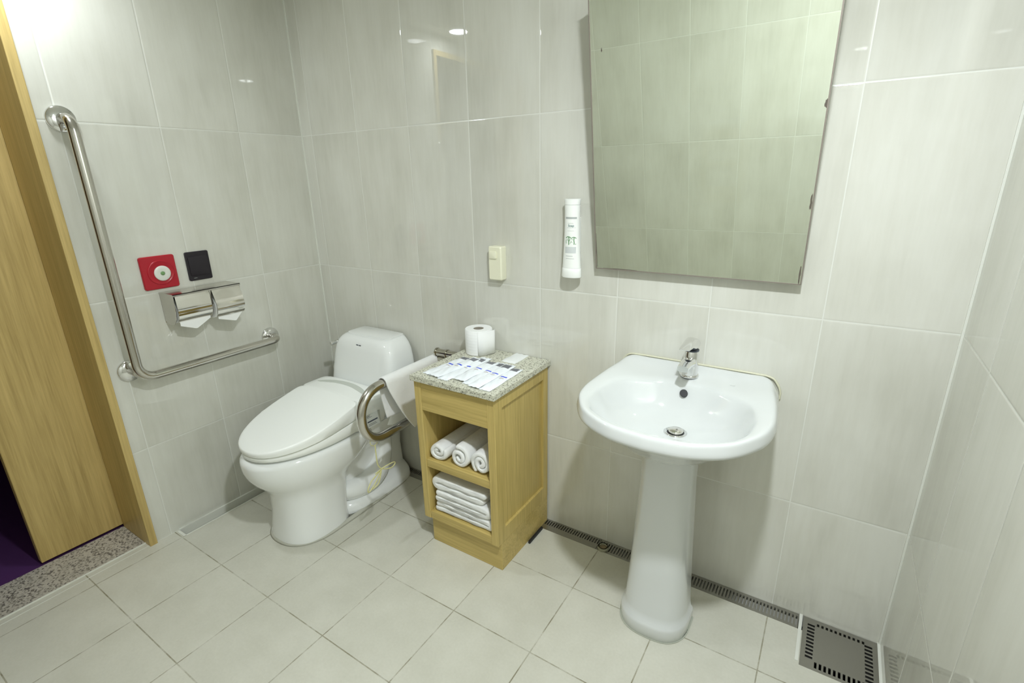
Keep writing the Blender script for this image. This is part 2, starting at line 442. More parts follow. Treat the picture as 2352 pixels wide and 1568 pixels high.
# ================================================================ MIRROR
tilt = math.radians(8.4); yb, zb = -.028, 1.097; L = .80
def mp(x, s, n=0.0):       # s along the glass from its lower edge, n out of the glass
    return Vector((x, yb - s * math.sin(tilt) - n * math.cos(tilt), zb + s * math.cos(tilt) - n * math.sin(tilt)))
mx0, mx1 = 1.500, 2.1035
t = thing('wall_mirror', 'large frameless mirror tilted forward above the basin', 'mirror', (1.8, 0, zb))
bm = B(); top = mp(0, L)
rings = []
for x in (mx0 + .002, mx1 - .002):
    rings.append([Vector((x, -.001, zb + .004)), mp(x, .001, -.006), mp(x, L - .001, -.006), Vector((x, -.001, top.z - .002))])
loft(bm, rings); obj('mirror_box', bm, plain('mirror_back', (.42, .42, .38), .5), t)
bm = B(); q = [[mp(x, s, n) for (s, n) in ((0, -.004), (0, .001), (L, .001), (L, -.004))] for x in (mx0, mx1)]; loft(bm, q)
glass = NT('mirror_glass'); glass.base((.88, .935, .83)); glass.set(Metallic=1.0, Roughness=.012)
obj('mirror_glass', bm, glass.m, t)
bm = B(); e = .0022
for (xa, xb, sa, sb) in ((mx0, mx1, -.001, e), (mx0 - .001, mx0 + e, 0, L), (mx1 - e, mx1 + .001, 0, L)):
    loft(bm, [[mp(x, s, n) for (s, n) in ((sa, -.004), (sa, .0022), (sb, .0022), (sb, -.004))] for x in (xa, xb)])
obj('edge_strip', bm, plain('edge_metal', (.34, .30, .27), .35, .6), t)
# foxing of the silvering along the edges
rnd = random.Random(3); tm = plain('tarnish', (.12, .10, .08), .6)
for (x, s, w_, h_) in ((mx0 + .004, .06, .002, .11), (mx1 - .005, .22, .005, .04), (mx1 - .004, .45, .006, .02), (mx1 - .006, .03, .004, .05), (mx0 + .08, .003, .10, .0018), (mx0 + .035, .635, .0035, .009)):
    bm = B(); ring = []
    for k in range(14):
        a = 2 * math.pi * k / 14; r = 1 + rnd.uniform(-.35, .35)
        ring.append(mp(x + math.cos(a) * w_ * r * .5, max(.001, s + math.sin(a) * h_ * r * .5), .0013))
    bm.faces.new([bm.verts.new(v) for v in ring])
    obj('tarnish_spot', bm, tm, t, label='dark tarnish spot')

# ================================================================ BASIN
CX = 1.8445
def polar(pts, c, n):
    """closed outline points -> radius at n equal angles around c"""
    res = []
    P = [(p[0] - c[0], p[1] - c[1]) for p in pts]
    for k in range(n):
        a = 2 * math.pi * k / n + 1e-5; dx, dy = math.cos(a), math.sin(a); best = 0
        for i in range(len(P)):
            (x0, y0), (x1, y1) = P[i], P[(i + 1) % len(P)]
            ex, ey = x1 - x0, y1 - y0; den = dx * ey - dy * ex
            if abs(den) < 1e-12: continue
            tt = (x0 * ey - y0 * ex) / den; s = (x0 * dy - y0 * dx) / den
            if tt > 0 and -1e-6 <= s <= 1 + 1e-6: best = max(best, tt)
        res.append((c[0] + dx * best, c[1] + dy * best))
    return res
def sym(half):
    """half outline from back centre to front centre (x>=0) -> closed"""
    sm = [tuple(v)[:2] for v in cat([(x, y, 0) for x, y in half], 10)]
    return sm + [(-x, y) for x, y in reversed(sm[1:-1])]
NB = 96; cc = (0, -.27)
O = polar(sym([(0, -.001), (.10, -.001), (.19, -.001), (.222, -.004), (.236, -.06), (.252, -.13), (.263, -.22), (.264, -.28), (.254, -.34), (.234, -.385), (.201, -.436), (.157, -.472), (.09, -.503), (0, -.514)]), cc, NB)
Ow = polar(sym([(0, -.001), (.12, -.001), (.22, -.001), (.248, -.004), (.255, -.06), (.262, -.13), (.268, -.22), (.268, -.28), (.258, -.342), (.238, -.388), (.204, -.440), (.160, -.477), (.09, -.508), (0, -.519)]), cc, NB)
I = polar(sym([(0, -.104), (.07, -.110), (.135, -.138), (.19, -.180), (.214, -.25), (.217, -.31), (.206, -.372), (.172, -.424), (.105, -.462), (0, -.476)]), cc, NB)
def ringB(P, Q, f, z, cz=None, sc=1.0, backfix=False, c2=(0, -.27)):
    out = []
    for (a, b), (c, d) in zip(P, Q):
        x, y = a + (c - a) * f, b + (d - b) * f
        x, y = c2[0] + (x - c2[0]) * sc, c2[1] + (y - c2[1]) * sc
        if backfix and b > -.03: y = min(-.001, b)
        out.append(Vector((CX + x, y, z)))
    return out
rg = []
rg.append([Vector((CX + .07 * math.cos(2 * math.pi * k / NB), -.23 + .09 * math.sin(2 * math.pi * k / NB), .612)) for k in range(NB)])
rg.append([Vector((CX + .10 * math.cos(2 * math.pi * k / NB), -.23 + .115 * math.sin(2 * math.pi * k / NB), .625)) for k in range(NB)])
rg += [ringB(Ow, Ow, 0, .655, sc=.50), ringB(Ow, Ow, 0, .690, sc=.64), ringB(Ow, Ow, 0, .728, sc=.81, backfix=True), ringB(Ow, Ow, 0, .7425, sc=.92, backfix=True),
       ringB(Ow, Ow, 0, .747, sc=.985, backfix=True), ringB(Ow, O, .1, .757), ringB(Ow, O, .75, .769), ringB(O, I, .03, .7785), ringB(O, I, .12, .7850), ringB(O, I, .30, .7868), ringB(O, I, .60, .7845),
       ringB(O, I, .88, .781), ringB(I, I, 0, .776), ringB(I, I, 0, .766, sc=.968, c2=(0, -.29)), ringB(I, I, 0, .742, sc=.90, c2=(0, -.28)), ringB(I, I, 0, .712, sc=.79, c2=(0, -.265)),
       ringB(I, I, 0, .690, sc=.62, c2=(0, -.25)), ringB(I, I, 0, .679, sc=.42, c2=(0.005, -.243)), ringB(I, I, 0, .674, sc=.24, c2=(0.008, -.238)), ringB(I, I, 0, .672, sc=.13, c2=(0.010, -.236))]
basin = thing('pedestal_basin', 'white ceramic wash basin on a tapering pedestal under the mirror', 'basin', (CX, -.2, 0))
bm = B(); loft(bm, rg, True, True)
# flatten deck around the tap, raise the ledge at the wall
for v in bm.verts:
    x, y, z = v.co.x - CX, v.co.y, v.co.z
    side = min(1, max(0, (abs(x) - .15) / .08)); k = min(1, max(0, (z - .745) / .03))
    v.co.z += k * (.028 * side * max(0, (y + .26) / .26) ** 1.6 + (1 - side) * .0)
    if y > -.050: v.co.z += k * (1 - side) * .030 * min(1, max(0, (y + .050) / .042)) ** 1.5 + k * side * .003
o = obj('basin_bowl', bm, 'porcelain', basin, True); subsurf(o, 1)
# pedestal
def dshape(hw, yf, ybk, z, n=72, p=2.6):
    cy = ybk - .045; out = []
    for k in range(n):
        a = 2 * math.pi * k / n; c, s = math.cos(a), math.sin(a)
        e = p if s < 0 else 14
        x = hw * math.copysign(abs(c) ** (2 / e), c)
        y = (cy - yf) * math.copysign(abs(s) ** (2 / p), s) if s < 0 else (ybk - cy) * abs(s) ** (2 / 14)
        out.append(Vector((CX + x, cy + y, z)))
    return out
bm = B()
loft(bm, [dshape(.106, -.348, -.195, .0), dshape(.109, -.352, -.193, .004), dshape(.109, -.352, -.193, .040), dshape(.107, -.349, -.195, .048), dshape(.101, -.341, -.195, .055),
          dshape(.098, -.336, -.195, .075), dshape(.091, -.326, -.195, .20), dshape(.083, -.314, -.195, .38), dshape(.077, -.304, -.195, .52), dshape(.078, -.304, -.195, .60), dshape(.082, -.31, -.195, .64), dshape(.09, -.31, -.195, .665)])
obj('pedestal', bm, 'porcelain', basin, True, 60)
bm = B(); loft(bm, [dshape(.112, -.354, -.192, .0005), dshape(.1125, -.3545, -.1915, .0025), dshape(.109, -.350, -.195, .003)], True, False)
obj('foot_sealant', bm, plain('foot_sealant', (.42, .44, .37), .6), basin)
# overflow hole, drain
bm = B(); c = Vector((CX - .002, -.1235, .752)); nrm = Vector((0, -.80, .60)); n2 = nrm.cross(Vector((1, 0, 0))).normalized()
for rr, k in ((.0115, .0015),):
    r1 = [c + nrm * .0035 + Vector((1, 0, 0)) * math.cos(a) * rr + n2 * math.sin(a) * rr for a in (2 * math.pi * j / 32 for j in range(32))]
    r0 = [v - nrm * .02 for v in r1]; loft(bm, [r0, r1])
obj('overflow_hole', bm, 'rubber', basin, label='small round black overflow opening')
bm = B(); lathe(bm, [(.032, .0), (.033, .003), (.027, .0045), (.024, .002), (.023, .001)], (CX + .010, -.236, .672), c0=True, c1=True); obj('drain_ring', bm, 'chrome', basin, True)
bm = B(); lathe(bm, [(.0205, .0), (.021, .009), (.019, .011), (.001, .0125)], (CX + .011, -.237, .673), c0=True, c1=True); obj('drain_plug', bm, 'steel_polished', basin, True)
bm = B(); lathe(bm, [(.0245, .0022), (.0205, .0024)], (CX + .011, -.237, .6725), c0=False, c1=False); obj('drain_gap', bm, 'rubber', basin)
# caulk behind the basin
bm = B(); pts = cat([(CX - .249, -.003, .742), (CX - .2485, -.003, .766), (CX - .238, -.003, .789), (CX - .219, -.003, .806), (CX - .17, -.003, .8095), (CX, -.003, .8095), (CX + .17, -.003, .8095), (CX + .219, -.003, .806), (CX + .238, -.003, .789), (CX + .2485, -.003, .766), (CX + .249, -.003, .742)], 8)
tube(bm, pts, .0034, 8); obj('caulk_line', bm, 'caulk', basin, True, label='yellowed caulk along the wall')
# faint maker's mark on the deck
Mx = Matrix.Translation((CX + .125, -.075, .7868)) @ Matrix.Rotation(0, 4, 'Z')
text_mesh('Inus', .009, plain('faint_print', (.62, .64, .62), .3), basin, Mx, 'maker_mark')
# green smudge
# tap
tp = thing('basin_tap', 'chrome single lever tap on the back edge of the basin', 'tap', (CX - .005, -.056, .7865))
tx, ty, tz = CX - .005, -.056, .7865
bm = B(); lathe(bm, [(.028, 0), (.0285, .004), (.026, .007)], (tx, ty, tz)); 
def el(cx, cy, z, rx, ry, n=32, dz=0): return [Vector((cx + rx * math.cos(2 * math.pi * k / n), cy + ry * math.sin(2 * math.pi * k / n), z + dz * math.sin(2 * math.pi * k / n))) for k in range(n)]
loft(bm, [el(tx, ty, tz, .0245, .0245), el(tx, ty, tz + .02, .0238, .0240), el(tx, ty + .001, tz + .05, .0228, .0235), el(tx, ty + .003, tz + .075, .0220, .0225), el(tx, ty + .004, tz + .083, .0205, .021)])
obj('tap_body', bm, 'chrome', tp, True, 50)
bm = B(); rs = []
for (y, z, hw, hh) in ((ty - .005, tz + .048, .019, .017), (ty - .035, tz + .054, .018, .0145), (ty - .062, tz + .056, .017, .0120), (ty - .086, tz + .0555, .0165, .0105), (ty - .098, tz + .054, .0160, .0095)):
    rs.append([Vector((tx + hw * math.copysign(abs(math.cos(a)) ** .6, math.cos(a)), y, z + hh * math.copysign(abs(math.sin(a)) ** .6, math.sin(a)))) for a in (2 * math.pi * k / 28 for k in range(28))])
loft(bm, rs); obj('spout', bm, 'chrome', tp, True, 60)
bm = B(); cyl(bm, (tx, ty - .084, tz + .036), (tx, ty - .084, tz + .050), .0115); obj('aerator', bm, 'steel', tp, True, 40)
bm = B(); lathe(bm, [(.0215, .083), (.0215, .087)], (tx, ty + .003, tz)); obj('collar_ring', bm, 'ink', tp, True, 40)
# lever: a dome over the body that reaches forward into a thin blade
bm = B(); rs = []
for (y, zb_, zt_, hw) in ((ty + .028, .100, .104, .006), (ty + .024, .090, .112, .016), (ty + .012, .0875, .122, .0215), (ty - .005, .0875, .128, .0225), (ty - .022, .090, .128, .0215), (ty - .040, .099, .1245, .020), (ty - .062, .108, .120, .0185), (ty - .085, .112, .1165, .0170), (ty - .098, .1125, .1145, .0150)):
    z0_, z1_ = tz + zb_, tz + zt_; n = 24; ring = []
    for k in range(n):
        a = 2 * math.pi * k / n
        ring.append(Vector((tx + hw * math.copysign(abs(math.cos(a)) ** .75, math.cos(a)), y, (z0_ + z1_) / 2 + (z1_ - z0_) / 2 * math.sin(a))))
    rs.append(ring)
loft(bm, rs); obj('lever', bm, 'chrome', tp, True, 60)

# ================================================================ TOILET
TX = .435
def egg(z, yf, yb_, hw, yw, pf=2.1, pb=3.5, n=64, zs=0.0, zy=0.0, cx=TX):
    out = []
    for k in range(n):
        a = 2 * math.pi * k / n; c, s = math.cos(a), math.sin(a)
        if s < 0: e = pf; y = yw + (yw - yf) * -(abs(s) ** (2 / e))
        else: e = pb; y = yw + (yb_ - yw) * abs(s) ** (2 / e)
        x = hw * math.copysign(abs(c) ** (2 / e), c)
        out.append(Vector((cx + x, y, z + zs * (y - zy))))
    return out
toilet = thing('toilet', 'white one-piece toilet with electronic bidet seat in the left corner', 'toilet', (TX, -.35, 0))
# bowl with front column
bm = B()
loft(bm, [egg(.0, -.690, -.40, .140, -.545, 2.4, 3), egg(.012, -.690, -.40, .140, -.545, 2.4, 3), egg(.03, -.684, -.40, .135, -.54, 2.4, 3), egg(.12, -.676, -.39, .130, -.53, 2.3, 3), egg(.19, -.678, -.38, .132, -.52, 2.2, 3),
          egg(.225, -.690, -.36, .140, -.51, 2.1, 2.6), egg(.255, -.712, -.33, .155, -.50, 2.1, 2.6), egg(.285, -.738, -.29, .170, -.48, 2.1, 2.6), egg(.315, -.755, -.26, .182, -.46, 2.1, 2.6), egg(.345, -.764, -.24, .188, -.45, 2.1, 2.8),
          egg(.375, -.766, -.22, .190, -.44, 2.1, 3), egg(.388, -.763, -.215, .188, -.44, 2.1, 3), egg(.395, -.75, -.21, .18, -.44, 2.1, 3)])
obj('bowl', bm, 'toilet_porcelain', toilet, True, 70)
# rear body under the tank
bm = B()
loft(bm, [egg(.0, -.46, -.02, .142, -.25, 3, 4), egg(.03, -.46, -.02, .138, -.25, 3, 4), egg(.045, -.45, -.02, .118, -.25, 3, 4), egg(.06, -.44, -.02, .082, -.25, 3, 4), egg(.16, -.44, -.02, .074, -.25, 3, 4), egg(.24, -.44, -.02, .088, -.25, 3, 4), egg(.29, -.42, -.02, .13, -.23, 3, 4), egg(.33, -.40, -.02, .165, -.2, 3, 4), egg(.40, -.38, -.015, .188, -.18, 4, 5)])
obj('rear_body', bm, 'toilet_porcelain', toilet, True, 70)
# trapway bulges on both sides
for s in (1, -1):
    bm = B(); P = cat([(TX + s * .050, -.43, .10), (TX + s * .078, -.36, .085), (TX + s * .088, -.28, .09), (TX + s * .082, -.21, .13), (TX + s * .070, -.17, .20), (TX + s * .06, -.15, .28)], 6)
    n = len(P); tube(bm, P, [.030 + .022 * math.sin(math.pi * (.12 + .8 * i / n)) for i in range(n)], 24); obj('trapway', bm, 'toilet_porcelain', toilet, True)
# caulk at the foot
bm = B(); loft(bm, [egg(.0004, -.700, -.02, .152, -.52, 2.3, 5), egg(.006, -.694, -.02, .145, -.52, 2.3, 5), egg(.007, -.686, -.03, .13, -.52, 2.3, 5)], True, False)
obj('foot_caulk', bm, plain('grey_caulk', (.50, .50, .43), .7), toilet, True, label='rough cement caulk around the foot')
# tank
def tk(z, hw, yf, yb_=-.012, p=5, n=64):
    cy = (yf + yb_) / 2; out = []
    for k in range(n):
        a = 2 * math.pi * k / n; c, s = math.cos(a), math.sin(a)
        out.append(Vector((TX + .003 + hw * math.copysign(abs(c) ** (2 / p), c), cy + (yb_ - cy) * math.copysign(abs(s) ** (2 / p), s), z)))
    return out
bm = B()
loft(bm, [tk(.36, .196, -.23), tk(.42, .203, -.225), tk(.50, .202, -.213, p=6), tk(.57, .198, -.200, p=6), tk(.63, .191, -.188, p=6), tk(.670, .182, -.180, p=6), tk(.696, .170, -.172, p=5.5), tk(.711, .157, -.162, p=5), tk(.7205, .143, -.150, p=5), tk(.723, .133, -.142, p=5)])
obj('tank', bm, 'toilet_porcelain', toilet, True, 70)
bm = B(); loft(bm, [tk(.7215, .133, -.132, -.020, 9), tk(.7265, .133, -.132, -.020, 9), tk(.7275, .130, -.129, -.023, 9)], True, True)
obj('tank_lid', bm, 'toilet_porcelain', toilet, True, 40)
bm = B(); tube(bm, cat([(TX - .170, -.125, .672), (TX - .190, -.130, .671), (TX - .200, -.145, .669), (TX - .204, -.170, .667)], 5), [.008] * 6 + [.0095] * 10, 16)
obj('flush_lever', bm, 'chrome', toilet, True)
bm = B()
for a in (0, .017): box(bm, TX - .018 + a, TX - .006 + a, -.1655, -.1635, .6905, .6940)
for v in bm.verts: v.co.y += -.010
obj('logo', bm, 'ink', toilet, label='tiny dark printed mark')
# bidet seat
def sl(y, z0=.430, k=.150): return z0 + k * max(0.0, (y + .775))
def eggs(dz, yf, yb_, hw, yw, z0, k, pf=2.15, pb=4.5, n=64):
    out = egg(0, yf, yb_, hw, yw, pf, pb, n)
    for v in out: v.z = z0 + k * (v.y + .775) + dz
    return out
bm = B(); loft(bm, [eggs(0, -.742, -.26, .180, -.44, .403, .01), eggs(0, -.748, -.26, .186, -.44, .406, .02), eggs(0, -.750, -.26, .187, -.44, .416, .10), eggs(0, -.744, -.26, .182, -.44, .419, .11)])
obj('seat_ring', bm, 'plastic', toilet, True, 60)
def lidring(s, zoff, edge, dome=1.0):
    out = egg(0, -.752, -.362, .192, -.47, 2.2, 9)
    c = Vector((TX, -.50, 0))
    for v in out:
        v.x = c.x + (v.x - c.x) * s; v.y = c.y + (v.y - c.y) * s
        t_ = max(0, (v.y + .752) / .39)
        zb_ = .424 + .045 * t_; zt2 = .4400 + .093 * t_
        v.z = (zb_ + (zt2 - zb_) * edge) + zoff + dome * (.004 + .005 * t_) * (1 - ((v.x - TX) / .192) ** 2) * (edge >= 1)
    return out
bm = B()
loft(bm, [lidring(.975, 0, 0), lidring(.995, .003, 0), lidring(1, .003, .5), lidring(.998, -.002, 1, .9), lidring(.985, 0, 1), lidring(.95, .0005, 1), lidring(.85, .0005, 1), lidring(.65, .0005, 1), lidring(.4, .0005, 1), lidring(.15, .0005, 1)])
obj('seat_lid', bm, 'plastic', toilet, True, 50)
# housing behind the lid
def hs(z, hw, yf, yb_, p=7, n=72, drop=0.0):
    cy = (yf + yb_) / 2; out = []
    for k in range(n):
        a = 2 * math.pi * k / n; c, s = math.cos(a), math.sin(a)
        x = hw * math.copysign(abs(c) ** (2 / p), c); y = cy + (yb_ - cy) * math.copysign(abs(s) ** (2 / p), s)
        out.append(Vector((TX + x, y, z - drop * (x / .2) ** 2)))
    return out
bm = B()
loft(bm, [hs(.398, .180, -.385, -.222), hs(.404, .190, -.39, -.218), hs(.440, .200, -.39, -.216), hs(.480, .203, -.375, -.214), hs(.518, .202, -.366, -.216, drop=.004), hs(.531, .198, -.3645, -.221, drop=.007), hs(.5365, .189, -.3645, -.229, drop=.008), hs(.539, .15, -.3645, -.24, 5, drop=.008), hs(.540, .06, -.35, -.27, 4, drop=.008)])
obj('seat_housing', bm, 'plastic', toilet, True, 50)
bm = B(); rs = []
for i in range(21):
    u = -1 + 2 * i / 20; x = TX + .155 * u; yc = -.300 + .034 * (1 - u * u); w_ = .0130 * (1 - abs(u) ** 4) ** .5 + .0008
    z = .5403 - .008 * ((x - TX) / .2) ** 2
    rs.append([Vector((x, yc - w_, z - .004)), Vector((x, yc - w_, z + .0004)), Vector((x, yc + w_, z + .0008)), Vector((x, yc + w_, z - .004))])
loft(bm, rs); obj('trim_strip', bm, 'plastic_grey', toilet, True, 40, label='grey curved strip on the seat housing')
# side arm with buttons, on the left side
bm = B()
def rr(z, x0, x1, y0, y1, p=4, zs=0, n=40):
    out = []
    for k in range(n):
        a = 2 * math.pi * k / n; c, s = math.cos(a), math.sin(a)
        x = (x0 + x1) / 2 + (x1 - x0) / 2 * math.copysign(abs(c) ** (2 / p), c); y = (y0 + y1) / 2 + (y1 - y0) / 2 * math.copysign(abs(s) ** (2 / p), s)
        out.append(Vector((x, y, z + zs * (y - y0))))
    return out
ax0, ax1, ay0, ay1 = TX - .285, TX - .170, -.545, -.25
loft(bm, [rr(.395, ax0 + .01, ax1, ay0 + .01, ay1), rr(.402, ax0, ax1, ay0, ay1), rr(.434, ax0, ax1, ay0, ay1, zs=.06), rr(.444, ax0 + .006, ax1, ay0 + .008, ay1, zs=.06), rr(.446, ax0 + .014, ax1, ay0 + .02, ay1, zs=.06)])
obj('control_arm', bm, 'plastic', toilet, True, 60)
bm = B(); loft(bm, [rr(.4485, ax0 + .016, ax1 - .01, ay0 + .03, ay1 - .02, 8, .06), rr(.4500, ax0 + .016, ax1 - .01, ay0 + .03, ay1 - .02, 8, .06)])
cp = obj('control_panel', bm, 'plastic_grey', toilet, label='grey button panel')
for i, (dx, dy, m) in enumerate(((.03, .055, plain('button_brown', (.35, .22, .16), .4)), (.032, .10, 'ink_blue'), (.03, .13, 'ink_blue'), (.03, .175, 'ink_grey'), (.055, .075, 'ink_grey'))):
    bm = B(); lathe(bm, [(.009, 0), (.009, .0025), (.007, .003)], (ax0 + dx, ay0 + dy, .4483 + .06 * dy), seg=20); obj('button', bm, m, cp, True, 40)
# label on the right side of the housing
lb = B(); rs_ = []
X = TX + .2035
box(lb, X - .0005, X + .0005, -.350, -.275, .408, .468); lo = obj('rating_label', lb, plain('label_grey', (.52, .54, .49), .5), toilet, label='grey printed sticker')
bm = B()
for k, (z, y0_, y1_, h_) in enumerate(((.461, -.345, -.33, .002), (.455, -.345, -.32, .0015), (.436, -.345, -.29, .006), (.424, -.34, -.30, .0015), (.418, -.34, -.295, .0015))): box(bm, X + .0005, X + .0009, y0_, y1_, z - h_ / 2, z + h_ / 2)
obj('label_print', bm, 'ink', lo)

# ================================================================ GRAB BARS
def flange(bm, p, r=.040, axis='x'):
    lathe(bm, [(r, 0), (r, .006), (r * .93, .011), (r * .60, .014), (.0185, .016)], p, axis=axis, seg=40)
gb = thing('grab_bar', 'L shaped stainless grab bar on the left wall beside the doorway', 'grab bar', (0, -.9, .72))
xb, yv, zh, yE, zT = .082, -.893, .712, -.325, 1.600
path = fillet([(.012, yv, zT), (xb, yv, zT), (xb, yv, zh), (xb, yE, zh), (.012, yE, zh)], [.045, .055, .045], 10)
bm = B(); tube(bm, path, .0165, 28); obj('bar_tube', bm, 'steel', gb, True)
for (y, z, r) in ((yv, zT, .041), (yv, zh + .02, .041), (yE, zh, .041)):
    bm = B(); flange(bm, (.0005, y, z), r); obj('flange', bm, 'chrome', gb, True, 50)
bm = B(); cyl(bm, (.012, yv, zh + .02), (xb, yv, zh + .02), .013); obj('standoff', bm, 'steel', gb, True, 50)
bm = B(); lathe(bm, [(.0172, 0), (.0172, .002)], (xb, -.72, zh), axis='y', seg=28); obj('joint_ring', bm, 'steel_polished', gb, True, 50)

ug = thing('folding_grab_bar', 'U shaped stainless grab bar standing out from the back wall between toilet and cabinet', 'grab bar', (.76, 0, .66))
ux = .757; zt, zl, yf_ = .637, .423, -.468
path = fillet([(ux, -.04, zt), (ux, yf_, zt), (ux, yf_, zl), (ux, -.04, zl)], [.1, .1], 14)
bm = B(); tube(bm, path, .0185, 28); obj('bar_tube', bm, 'steel', ug, True)
bm = B(); box(bm, ux - .028, ux + .040, -.008, -.0005, .39, .655, .003); obj('wall_plate', bm, 'steel', ug, True, 40)
bm = B(); cyl(bm, (ux + .012, -.034, .676), (ux + .155, -.034, .676), .0165); cyl(bm, (ux + .010, -.034, .676), (ux + .016, -.034, .676), .0195)
cyl(bm, (ux + .065, -.034, .676), (ux + .072, -.034, .676), .0195); obj('hinge_barrel', bm, 'dark_chrome', ug, True, 40)
bm = B(); cyl(bm, (ux + .006, -.034, .644), (ux + .070, -.034, .644), .0150); cyl(bm, (ux + .004, -.034, .644), (ux + .010, -.034, .644), .0175); obj('hinge_pin', bm, 'dark_chrome', ug, True, 40)
bm = B(); box(bm, ux - .026, ux + .026, -.06, -.008, .403, .445, .008); obj('lower_bracket', bm, 'steel', ug, True, 40)

# towel over the rail
def towel_hung():
    nu, nv = 44, 60; r = .0215
    rnd = random.Random(5); grid = []
    LR, LL = .262, .200
    for i in range(nu + 1):
        u = i / nu; row = []
        for j in range(nv + 1):
            s = -LL + (LL + LR) * j / nv          # arclength; negative: left flap
            half = math.pi * r / 2
            if s < -half: d = -s - half; side = -1
            elif s > half: d = s - half; side = 1
            else: d = 0; side = 0
            f = (d / .21)
            y0 = -.348 + (.100 * f ** 1.35 if side == 1 else .035 * f if side == -1 else 0)
            y = y0 + (-.034 - y0) * u
            zr = zt + .001
            if side == 0:
                a = s / r; x = ux + r * math.sin(a); z = zr + r * math.cos(a)
            else:
                dd = d * ((1 - .25 * u) if side == 1 else 1)
                x = ux + side * (r + .004 * math.sin(y * 34 + d * 6) * min(1, d / .08) + .018 * f * (1 - u) * (side > 0)); z = zr - dd
            row.append(Vector((x, y, z)))
        grid.append(row)
    bm = B(); V = [[bm.verts.new(p) for p in row] for row in grid]
    for i in range(nu):
        for j in range(nv): bm.faces.new((V[i][j], V[i + 1][j], V[i + 1][j + 1], V[i][j + 1]))
    o = tag(obj('hanging_towel', bm, 'cloth', None, True), 'white towel draped over the U shaped grab bar beside the toilet', 'towel')
    m = o.modifiers.new('thickness', 'SOLIDIFY'); m.thickness = .0045; m.offset = 1
    return o
towel_hung()
# yellow pull cord tied in a bow on the bar
bm = B()
tube(bm, arc((-.420, .423), .0208, 0, 355, 24, 'yz', ux), .0016, 8)
kx = ux + .022
tube(bm, cat([(ux + .002, -.420, .402), (kx - .012, -.427, .36), (kx - .008, -.428, .325), (kx - .004, -.418, .302)], 6), .0023, 8)
K = Vector((kx - .004, -.415, .300))
def loopc(pts): tube(bm, cat([K + Vector(q) for q in pts], 8), .0023, 8)
loopc([(0, 0, 0), (.006, .028, .004), (.010, .056, .004), (.008, .066, -.006), (.008, .048, -.016), (.004, .02, -.010), (0, 0, 0)])
loopc([(0, 0, 0), (.004, -.025, -.008), (.008, -.062, -.020), (.012, -.085, -.040), (.012, -.085, -.056), (.01, -.06, -.047), (.008, -.035, -.03), (.004, -.012, -.01), (0, 0, 0)])
loopc([(0, 0, 0), (.006, -.012, -.018), (.01, -.030, -.045), (.008, -.05, -.055), (.006, -.07, -.057)])
loopc([(0, 0, 0), (.004, -.018, .0), (.006, -.038, -.001)])
bmesh.ops.create_icosphere(bm, subdivisions=2, radius=.004, matrix=Matrix.Translation(K))
origin(tag(obj('pull_cord', bm, 'cord', None, True), 'yellow cord tied in a bow hanging from the U shaped grab bar', 'cord'), K)

# ================================================================ LEFT WALL FITTINGS
# red call plate
t = thing('call_button', 'red emergency call plate with round white button on the left wall', 'call button', (0, -.718, 1.076))
def rrect_yz(x, y0, y1, z0, z1, r, n=5):
    pts = []
    for (cy, cz, a0) in ((y1 - r, z1 - r, 0), (y0 + r, z1 - r, 90), (y0 + r, z0 + r, 180), (y1 - r, z0 + r, 270)):
        for k in range(n + 1):
            a = math.radians(a0 + 90 * k / n); pts.append(Vector((x, cy + r * math.cos(a), cz + r * math.sin(a))))
    return pts
bm = B(); a = (-.779, -.657, 1.013, 1.137)
loft(bm, [rrect_yz(.0004, *a, .008), rrect_yz(.007, *a, .008), rrect_yz(.010, a[0] + .003, a[1] - .003, a[2] + .003, a[3] - .003, .007)]); obj('plate', bm, 'red', t, True, 30)
bm = B(); lathe(bm, [(.047, .0095), (.046, .0125), (.043, .0135), (.040, .0115), (.037, .0105)], (0, -.714, 1.074), axis='x', c0=False, c1=True); obj('raised_ring', bm, 'red', t, True)
bm = B(); lathe(bm, [(.0285, .010), (.0285, .0145), (.026, .0165), (.015, .0150), (.010, .0145)], (0, -.711, 1.071), axis='x'); bt = obj('button', bm, plain('button_white', (.72, .74, .68), .25), t, True, label='round white push button')
bm = B(); lathe(bm, [(.0075, .0140), (.0075, .0165), (.004, .0175)], (0, -.711, 1.071), axis='x', seg=24); ol = obj('indicator', bm, plain('green_lens', (.16, .30, .12), .15), bt, True)
# black plate
t = thing('wall_switch', 'black rectangular switch plate right of the red call plate', 'switch', (0, -.572, 1.079))
bm = B(); a = (-.617, -.527, 1.022, 1.136)
loft(bm, [rrect_yz(.0004, *a, .006), rrect_yz(.006, *a, .006), rrect_yz(.0075, a[0] + .002, a[1] - .002, a[2] + .002, a[3] - .002, .005)]); obj('plate', bm, 'black', t, True, 30)
bm = B(); a = (-.609, -.535, 1.040, 1.118)
loft(bm, [rrect_yz(.0076, *a, .003), rrect_yz(.0095, *a, .003), rrect_yz(.0100, a[0] + .001, a[1] - .001, a[2] + .001, a[3] - .001, .003)]); obj('rocker', bm, 'black', t, True, 30)
bm = B(); box(bm, .0076, .0082, -.600, -.588, 1.0315, 1.0328); obj('mark', bm, 'ink_grey', t)

